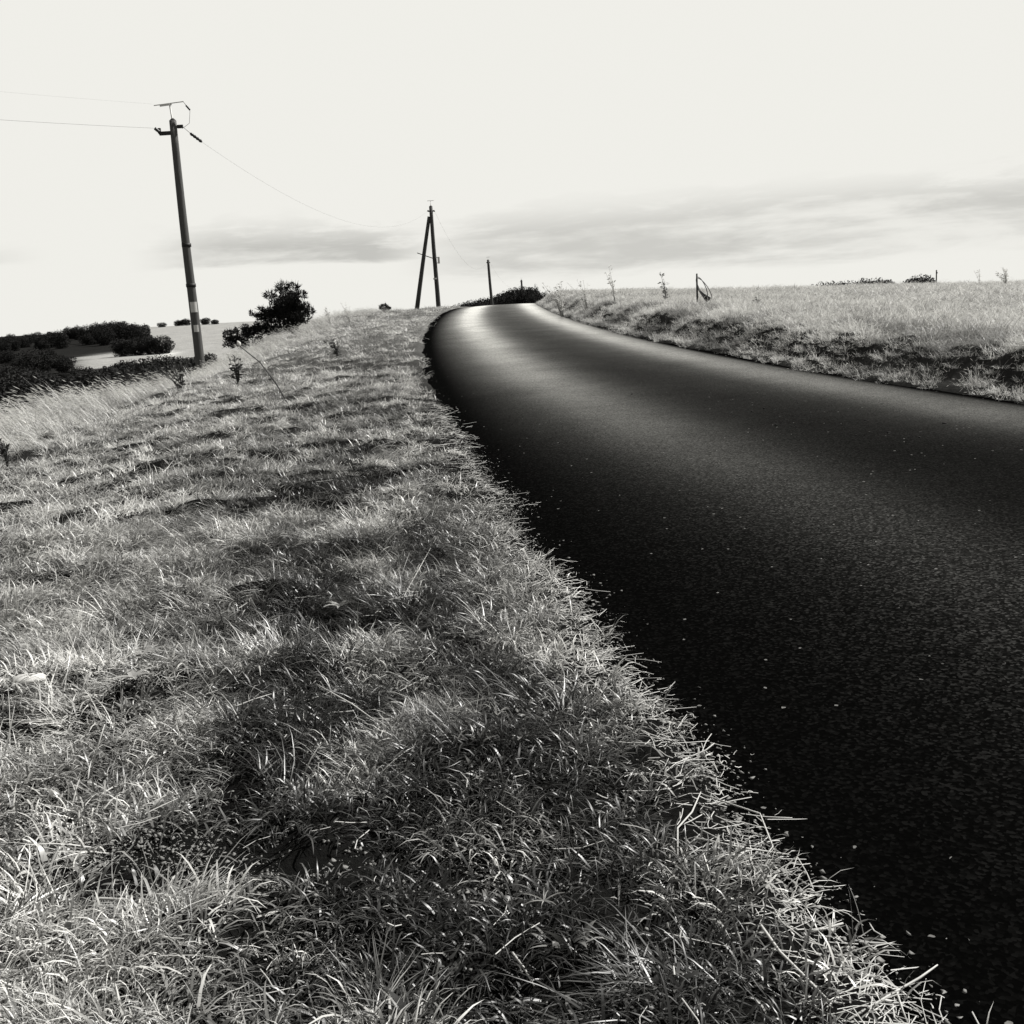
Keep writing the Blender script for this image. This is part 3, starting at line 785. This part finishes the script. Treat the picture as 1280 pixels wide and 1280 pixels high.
# trees past the crest, straight ahead
prof = [(-.052, -.001), (-.03, .0045), (-.01, .0075), (.002, .0085), (.012, .014), (.02, .0155), (.03, .013), (.036, .0085)]
for k in range(34):
    s_ = -.050+.088*k/33; top = np.interp(s_, [q[0] for q in prof], [q[1] for q in prof])+.0025; yy = 195+25*random.random()
    g_ = h1(s_*yy, yy); place_tree(s_*yy, yy, max(ray_h(top, yy)-g_, 2)*(1-.12*random.random()*(k % 2)), .8, 'dark rounded tree in the clump beyond the crest of the road', 'trees beyond the crest of the road')
s_ = .0335; yy = 205; place_tree(s_*yy, yy, ray_h(.019, yy)-h1(s_*yy, yy), .25, 'thin pointed tree sticking up at the right end of the clump beyond the crest', 'trees beyond the crest of the road')
s_ = .0425; yy = 205; place_tree(s_*yy, yy, ray_h(.0115, yy)-h1(s_*yy, yy), .5, 'small separate tree right of the clump beyond the crest, beside the bank', 'trees beyond the crest of the road')
# far trees over the right field
for (s0, s1, t_, n_, lab) in ((.287, .318, .0030, 6, 'dark tree in the longer row on the right skyline'), (.323, .343, .0040, 4, 'dark tree in the short row next to the longer one on the right skyline'), (.374, .382, .0046, 2, 'dark tree of the small pair farthest right on the skyline')):
    for k in range(n_):
        s_ = s0+(s1-s0)*(k+.5)/n_; yy = 230; g_ = h1(s_*yy, yy)
        place_tree(s_*yy, yy, ray_h(t_+.0022, yy)-g_-.15*(k % 2), .9, lab, 'trees on the right skyline')

# big black thorn bush near the pole, wind-swept
def bush(name, loc, blobs, n, lsz, label, stem_h, seed):
    root = empty(name, loc, label, 'bush')
    o = bpy.data.objects.new('foliage', crown_mesh('foliage', blobs, n, lsz, M_leafdark, 1.0, seed)); COL.objects.link(o); o.parent = root
    m_ = MB()
    for k in range(5): m_.tube([(0.04*k*stem_h-.08*stem_h, 0, -.3), ((.25*k-.5)*stem_h*.7, .1*(k % 2), stem_h)], [.05, .02], 6)
    m_.build('stem', M_bark, root); return root
bx, by = -7.75, 40.0; zb = h1(bx, by)
T = lambda px, t_: (px*by-bx, EYE+t_*by-zb)
bl = []; rb = random.Random(5)
for (px, t_, r_, n_) in ((-.188, .012, .48, 12), (-.181, .008, .40, 9), (-.197, .010, .44, 10), (-.190, -.002, .50, 10), (-.203, -.005, .42, 8), (-.212, .002, .25, 6), (-.220, .004, .16, 4), (-.214, -.010, .34, 7), (-.226, -.011, .30, 7), (-.236, -.013, .27, 7), (-.243, -.015, .20, 5), (-.232, -.020, .28, 7), (-.240, -.021, .25, 6), (-.220, -.020, .28, 6), (-.186, -.012, .4, 6), (-.175, .006, .22, 5), (-.192, .022, .16, 4), (-.178, .016, .14, 3), (-.200, .018, .12, 3)):
    X_, Z_ = T(px, t_)
    for q_ in range(n_): bl.append((X_+rb.gauss(0, .55)*r_, rb.uniform(-.35, .35), Z_+rb.gauss(0, .45)*r_, r_*rb.uniform(.38, .60), .8))
bush('thorn_bush', (bx, by, zb), bl, 17000, .08, 'black ragged thorn bush on the verge crest right of the near pole', 1.3, 601)
bx, by = -5.35, 52.0; zb = h1(bx, by)
bush('small_bush', (bx, by, zb), [(0, 0, EYE+.003*by-zb, .22, .7), (.15, .1, EYE+.002*by-zb, .16, .6), (-.1, 0, EYE-.004*by-zb, .2, .9)], 900, .07, 'tiny dark bush on the mound left of the A-shaped pole', .2, 602)

# ------------------------------------------------------------------ weeds, stake, stones, straws
def weed(name, x, y, h, m, n, label, spread=.35, leaf=.06, seed=0, cat='weed', heads=True, lean=-.15):
    r = random.Random(seed); z = h1(x, y); root = empty(name, (x, y, z), label, cat, None)
    st = MB(); V_ = []; F_ = []
    for k in range(n):
        a = r.random()*6.28; ex = math.cos(a)*spread*h*r.random()+lean*h; ey = math.sin(a)*spread*h*r.random(); hh = h*(.55+.45*r.random())
        pts = [(0, 0, -.05), (ex*.3, ey*.3, hh*.5), (ex, ey, hh)]
        st.tube(pts, [.007+.004*h, .005, .003], 5)
        for j in range(14):
            u = .25+.75*r.random(); px, py, pz = ex*u*u+r.gauss(0, .015), ey*u*u+r.gauss(0, .015), hh*u
            L_ = leaf*(.5+r.random()); b_ = r.random()*6.28; t_ = Vector((math.cos(b_), math.sin(b_), r.uniform(-.2, .9))).normalized(); s_ = t_.cross(Vector((r.gauss(0, 1), r.gauss(0, 1), r.gauss(0, 1)))).normalized()
            c = Vector((px, py, pz)); q = len(V_); V_ += [c, c+t_*L_*.5+s_*L_*.18, c+t_*L_, c+t_*L_*.5-s_*L_*.18]; F_.append((q, q+1, q+2, q+3))
    st.build('stem', m, root); mesh_obj('leaves', V_, F_, m, root); return root
def on_bank(s_, y): return s_*y
weeds = [
 ('weed_clump', .0560, 31, 1.05, M_weedp, 16, 'broad pale weed clump at the top of the right bank nearest the crest', .5),
 ('weed', .078, 30, .95, M_weedp, 5, 'thin arching pale weed right of the broad weed clump on the bank', .6),
 ('dock_plant', .104, 27, .95, M_weedp, 5, 'upright pale spiky weed midway along the top of the right bank', .2),
 ('dock_plant', .150, 25, .80, M_weedm, 5, 'dark branching weed left of the fence stake', .35),
 ('weed', .232, 22, .25, M_weedd, 5, 'small dark weed low on the bank right of the fence stake', .5),
 ('weed_clump', .455, 40, .75, M_weedp, 14, 'pale bushy weed on the field skyline near the right edge', .5),
 ('weed', .431, 40, .7, M_weedp, 3, 'thin pale weed on the skyline just left of the bushy one', .3),
 ('dock_plant', -.240, 15.5, .42, M_weedd, 8, 'dark leafy weed at the right of the near pole foot', .5),
 ('dock_plant', -.292, 17.0, .60, M_weedd, 8, 'dark tangled weed in the grass left of the near pole foot', .5),
 ('weed', -.148, 20, .42, M_weedd, 6, 'dark leafy weed alone on the verge slope below the thorn bush', .3),
 ('weed', -.135, 40, .8, M_weedp, 6, 'pale feathery weed on the mound right of the thorn bush', .3),
 ('weed', -.152, 38, .8, M_weedp, 5, 'pale thin weed beside the thorn bush right side', .25),
 ('weed', -.458, 9.5, .30, M_weedd, 5, 'dark weed at the left edge of the verge below the tall grass', .4),
]
for k, (nm, s_, y_, h_, m_, n_, lab, sp_) in enumerate(weeds):
    weed(nm, s_*y_, y_, h_, m_, n_, lab, sp_, .06+.02*h_, 700+k)
for k, (s_, y_, h_, lab) in enumerate(((.392, 60, .5, 'short dark post on the skyline of the right field'),)):
    z_ = h1(s_*y_, y_); r_ = empty('field_post', (s_*y_, y_, z_), lab, 'post')
    MB().tube([(0, 0, -.3), (0, 0, .85)], .035, 8).build('shaft', M_wood2, r_)
    MB().box((0, -.04, .7), (.09, .02, .08)).build('staple_plate', M_iron, r_, False)

# dark leaning stalk lying over the verge
mb_ = MB(); a_ = Vector((-.235*14.5, 14.5, 0)); a_.z = h1(a_.x, a_.y)+.60
b_ = Vector((-.195*12.6, 12.6, 0)); b_.z = h1(b_.x, b_.y)
rt_ = empty('fallen_stalk', b_, 'long dark leaning stalk with a pale head in the verge grass', 'stalk')
mb_.tube([(0, 0, 0), (a_-b_)*.3+Vector((.03, 0, .05)), (a_-b_)*.55+Vector((.0, 0, .12)), (a_-b_)*.8+Vector((-.02, 0, .07)), a_-b_], [.010, .009, .007, .006, .005], 6).build('stem', M_weedd, rt_)
h_ = MB(); h_.tube([a_-b_, (a_-b_)*1.02+Vector((0, 0, .02)), (a_-b_)*1.05+Vector((0, 0, .03))], [.01, .028, .008], 8).build('seed_head', M_weedp, rt_)

# stake with looped wire on the right bank
sx_, sy_ = .1776*24, 24.0; sz_ = h1(sx_, sy_)
stk = empty('fence_stake', (sx_, sy_, sz_), 'dark fence stake with loops of slack wire on the right bank', 'fence stake')
tp = EYE+.0157*24-sz_
MB().tube([(.0, 0, -.3), (-.005, 0, tp*.5), (0, 0, tp)], [.022, .020, .018], 8).build('shaft', M_wood2, stk)
for (c_, a_, b_, rot_, r_) in (((.10, 0, tp-.30), .09, .24, .35, .009), ((.16, .05, tp-.34), .11, .27, .5, .008)):
    pts = []
    for k in range(25):
        t_ = 2*math.pi*k/24; px, pz = a_*math.cos(t_), b_*math.sin(t_)
        pts.append((c_[0]+px*math.cos(rot_)+pz*math.sin(rot_)*-1*-.9*-1, c_[1]+.05*math.sin(t_), c_[2]+pz*math.cos(rot_)))
    MB().tube(pts, r_, 5, False).build('wire_loop', M_iron, stk)
mm = MB()
for k in range(9):
    mm.tube([(.0+.02*k, .02*(k % 3), tp-.30-.02*k), (.10+.022*k, .0, tp-.44-.012*k), (.20+.012*k, .03, tp-.62+.01*k)], [.010, .024, .008], 6)
mm.build('wire_bundle', M_iron, stk)

# stones
def stone(name, x, y, r, sq, m, label, group=None, z=None, seed=0, cat='stone'):
    rr_ = random.Random(seed); V_ = []; F_ = []; nu, nv = 12, 7
    ph = [rr_.random()*6 for _ in range(6)]
    for j in range(nv+1):
        th = math.pi*j/nv
        for i_ in range(nu):
            a = 2*math.pi*i_/nu
            k = 1+.12*math.sin(2*a+ph[0])+.09*math.sin(3*a+ph[1]+th*2)+.07*math.cos(4*th+ph[2]+a)
            V_.append((r*1.35*k*math.sin(th)*math.cos(a), r*k*math.sin(th)*math.sin(a), r*sq*k*math.cos(th)))
    for j in range(nv):
        for i_ in range(nu): F_.append((j*nu+i_, j*nu+(i_+1) % nu, (j+1)*nu+(i_+1) % nu, (j+1)*nu+i_))
    o = mesh_obj(name, V_, F_, m, None, True); z = h1(x, y) if z is None else z
    o.location = (x, y, z+r*sq*.5); o.rotation_euler = (0, 0, rr_.random()*6); return meta(o, label, cat, group)
stone('stone', -.468*3.78, 3.78, .042, .5, M_stone, 'pale flat stone half sunk in the grass at the left edge', seed=3)
stone('stone', -.12*5.9, 5.9, .03, .4, M_stone, 'small white stone among the verge grass above the middle', seed=5)
# placed stems lying on the road edge
def gp(s_, y_, up=0.0):
    x_ = s_*y_; z_ = max(h1(x_, y_), float(ZR(y_))-.03); return Vector((x_, y_, z_+.006+up))
def pix(px, py, up=0.012):
    """point on the ground seen at a photograph position (only used to read off where a stem lay)"""
    dx, dy = px-640, py-640; u = dx*math.cos(RO)-dy*math.sin(RO); v = dx*math.sin(RO)+dy*math.cos(RO)
    fh = 1372*math.cos(P)-v*math.sin(P); dn = 1372*math.sin(P)+v*math.cos(P); y_ = 2.0
    for _ in range(30):
        z_ = max(h1(y_*u/fh, y_), float(ZR(y_))-.025)+up; y_ = (EYE-z_)*fh/dn
    return Vector((y_*u/fh, y_, z_))
for k, (px, py) in enumerate(((940, 521), (955, 517), (970, 538), (997, 509), (1082, 532), (1111, 548), (1070, 551), (1149, 554), (1180, 535), (693, 558), (790, 498))):
    q = pix(px, py, 0)
    stone('pebble', q.x, q.y, .007+.002*(k % 3), .6, M_pebd, 'tiny black pebble lying on the far part of the road', 'black pebbles on the road', z=zroad(q.x, q.y)-.001, seed=20+k, cat='pebble')
straws = [
 ('bent pale straw kinked like a hook over the black road edge', [(878, 993, .03), (950, 1017, .03), (966, 1058, .012), (955, 1073, .01)], .0028),
 ('long straight straw pointing onto the road just below the hooked one', [(868, 1047, .02), (930, 1060, .015), (986, 1068, .008)], .0032),
 ('pale straw with an upturned tip sticking out over the road edge', [(810, 948, .012), (865, 945, .012), (882, 938, .02), (893, 929, .03)], .0032),
 ('longest straw running down through the litter to the bottom of the road edge', [(950, 1155, .02), (975, 1190, .02), (1015, 1230, .012), (1035, 1250, .01)], .0040),
 ('short thick stick on the gravel beside the road', [(1012, 1164, .015), (1030, 1161, .015), (1054, 1154, .02)], .0050),
 ('thin twig curving up onto the road at the bottom of the picture', [(1060, 1275, .01), (1110, 1245, .015), (1150, 1222, .02), (1172, 1206, .03)], .0034),
 ('thin white straw standing at the bottom beside the curved twig', [(1121, 1240, .04), (1128, 1262, .02), (1137, 1285, .006)], .0030),
 ('straw slanting up left of the hooked straw', [(847, 1070, .01), (847, 1035, .02), (865, 1015, .02), (876, 990, .03)], .0030),
 ('upright pair-like pale straw in the grass at the left', [(112, 975, .01), (120, 940, .12), (131, 905, .20)], .0028),
 ('broad pale bent blade in the grass at the lower left', [(95, 1140, .02), (125, 1123, .05), (160, 1125, .04), (185, 1140, .01)], .0045),
 ('long dead stem lying diagonal in the lower left grass', [(0, 1210, .03), (55, 1180, .035), (92, 1162, .03)], .0035),
 ('pale straight stem lying low in the grass at bottom centre', [(640, 1190, .03), (655, 1210, .025), (668, 1233, .02)], .0032),
 ('pale diagonal stem in the middle of the verge grass', [(505, 745, .04), (530, 700, .03), (565, 637, .02)], .0030),
 ('arched pale blade in the verge grass above bottom centre', [(395, 855, .03), (440, 880, .09), (475, 905, .05)], .0030),
]
for lab, pts, r_ in straws:
    q = [pix(a, b, c) for a, b, c in pts]
    mb_ = MB().tube([p-q[0] for p in q], [r_*.8]*(len(q)-1)+[r_*.45], 6); o = mb_.build('dry_stem', M_straw); o.location = q[0]
    meta(o, lab, 'dry stem', 'loose dry stems')
# star-shaped plant and pale leaves
def rosette(px, py, n, L_, w_, m, label, up=.03, rise=.35, seed=0):
    c = pix(px, py, 0); r = random.Random(seed); V_ = []; F_ = []
    for k in range(n):
        a = 2*math.pi*k/n+r.gauss(0, .25); ln = L_*(.6+.6*r.random()); d_ = Vector((math.cos(a), math.sin(a), 0)); s_ = Vector((-d_.y, d_.x, 0))
        q = len(V_)
        for j in range(4):
            u = j/3; ww = w_*(.35+.65*math.sin(math.pi*min(u+.15, 1)))*(1-u*.6); p = d_*ln*u+Vector((0, 0, up+ln*rise*math.sin(u*2.2)))
            V_ += [p-s_*ww/2, p+Vector((0, 0, -.002)), p+s_*ww/2]
        for j in range(3):
            b0 = q+3*j; F_ += [(b0, b0+1, b0+4, b0+3), (b0+1, b0+2, b0+5, b0+4)]
    o = mesh_obj('leaf_rosette', V_, F_, m); o.location = c; o.rotation_euler = (r.gauss(0, .1), r.gauss(0, .1), 0)
    return meta(o, label, 'plant')
rosette(683, 1163, 7, .045, .004, M_leafp, 'star of narrow pale leaves in the lower middle grass', .07, .2, 1)
rosette(618, 912, 7, .07, .005, M_leafp, 'spiky pale leaf star in the middle of the verge', .05, .5, 2)
rosette(505, 650, 7, .10, .03, M_leafp, 'pale broad leaves lying by the middle of the verge near the stones', .04, .25, 3)
rosette(188, 830, 8, .09, .035, M_leafp, 'broad pale leaves around the bare patch at the left', .05, .15, 4)
rosette(168, 862, 7, .08, .03, M_leafp, 'second cluster of broad leaves just below the first at the bare patch', .05, .15, 5)
rosette(425, 768, 5, .07, .03, M_leafp, 'few pale rounded leaves left of the dark hollow in the verge', .04, .25, 6)
rosette(1098, 712, 2, .03, .012, M_leafp, 'single small pale leaf lying out on the road', .002, .1, 7)
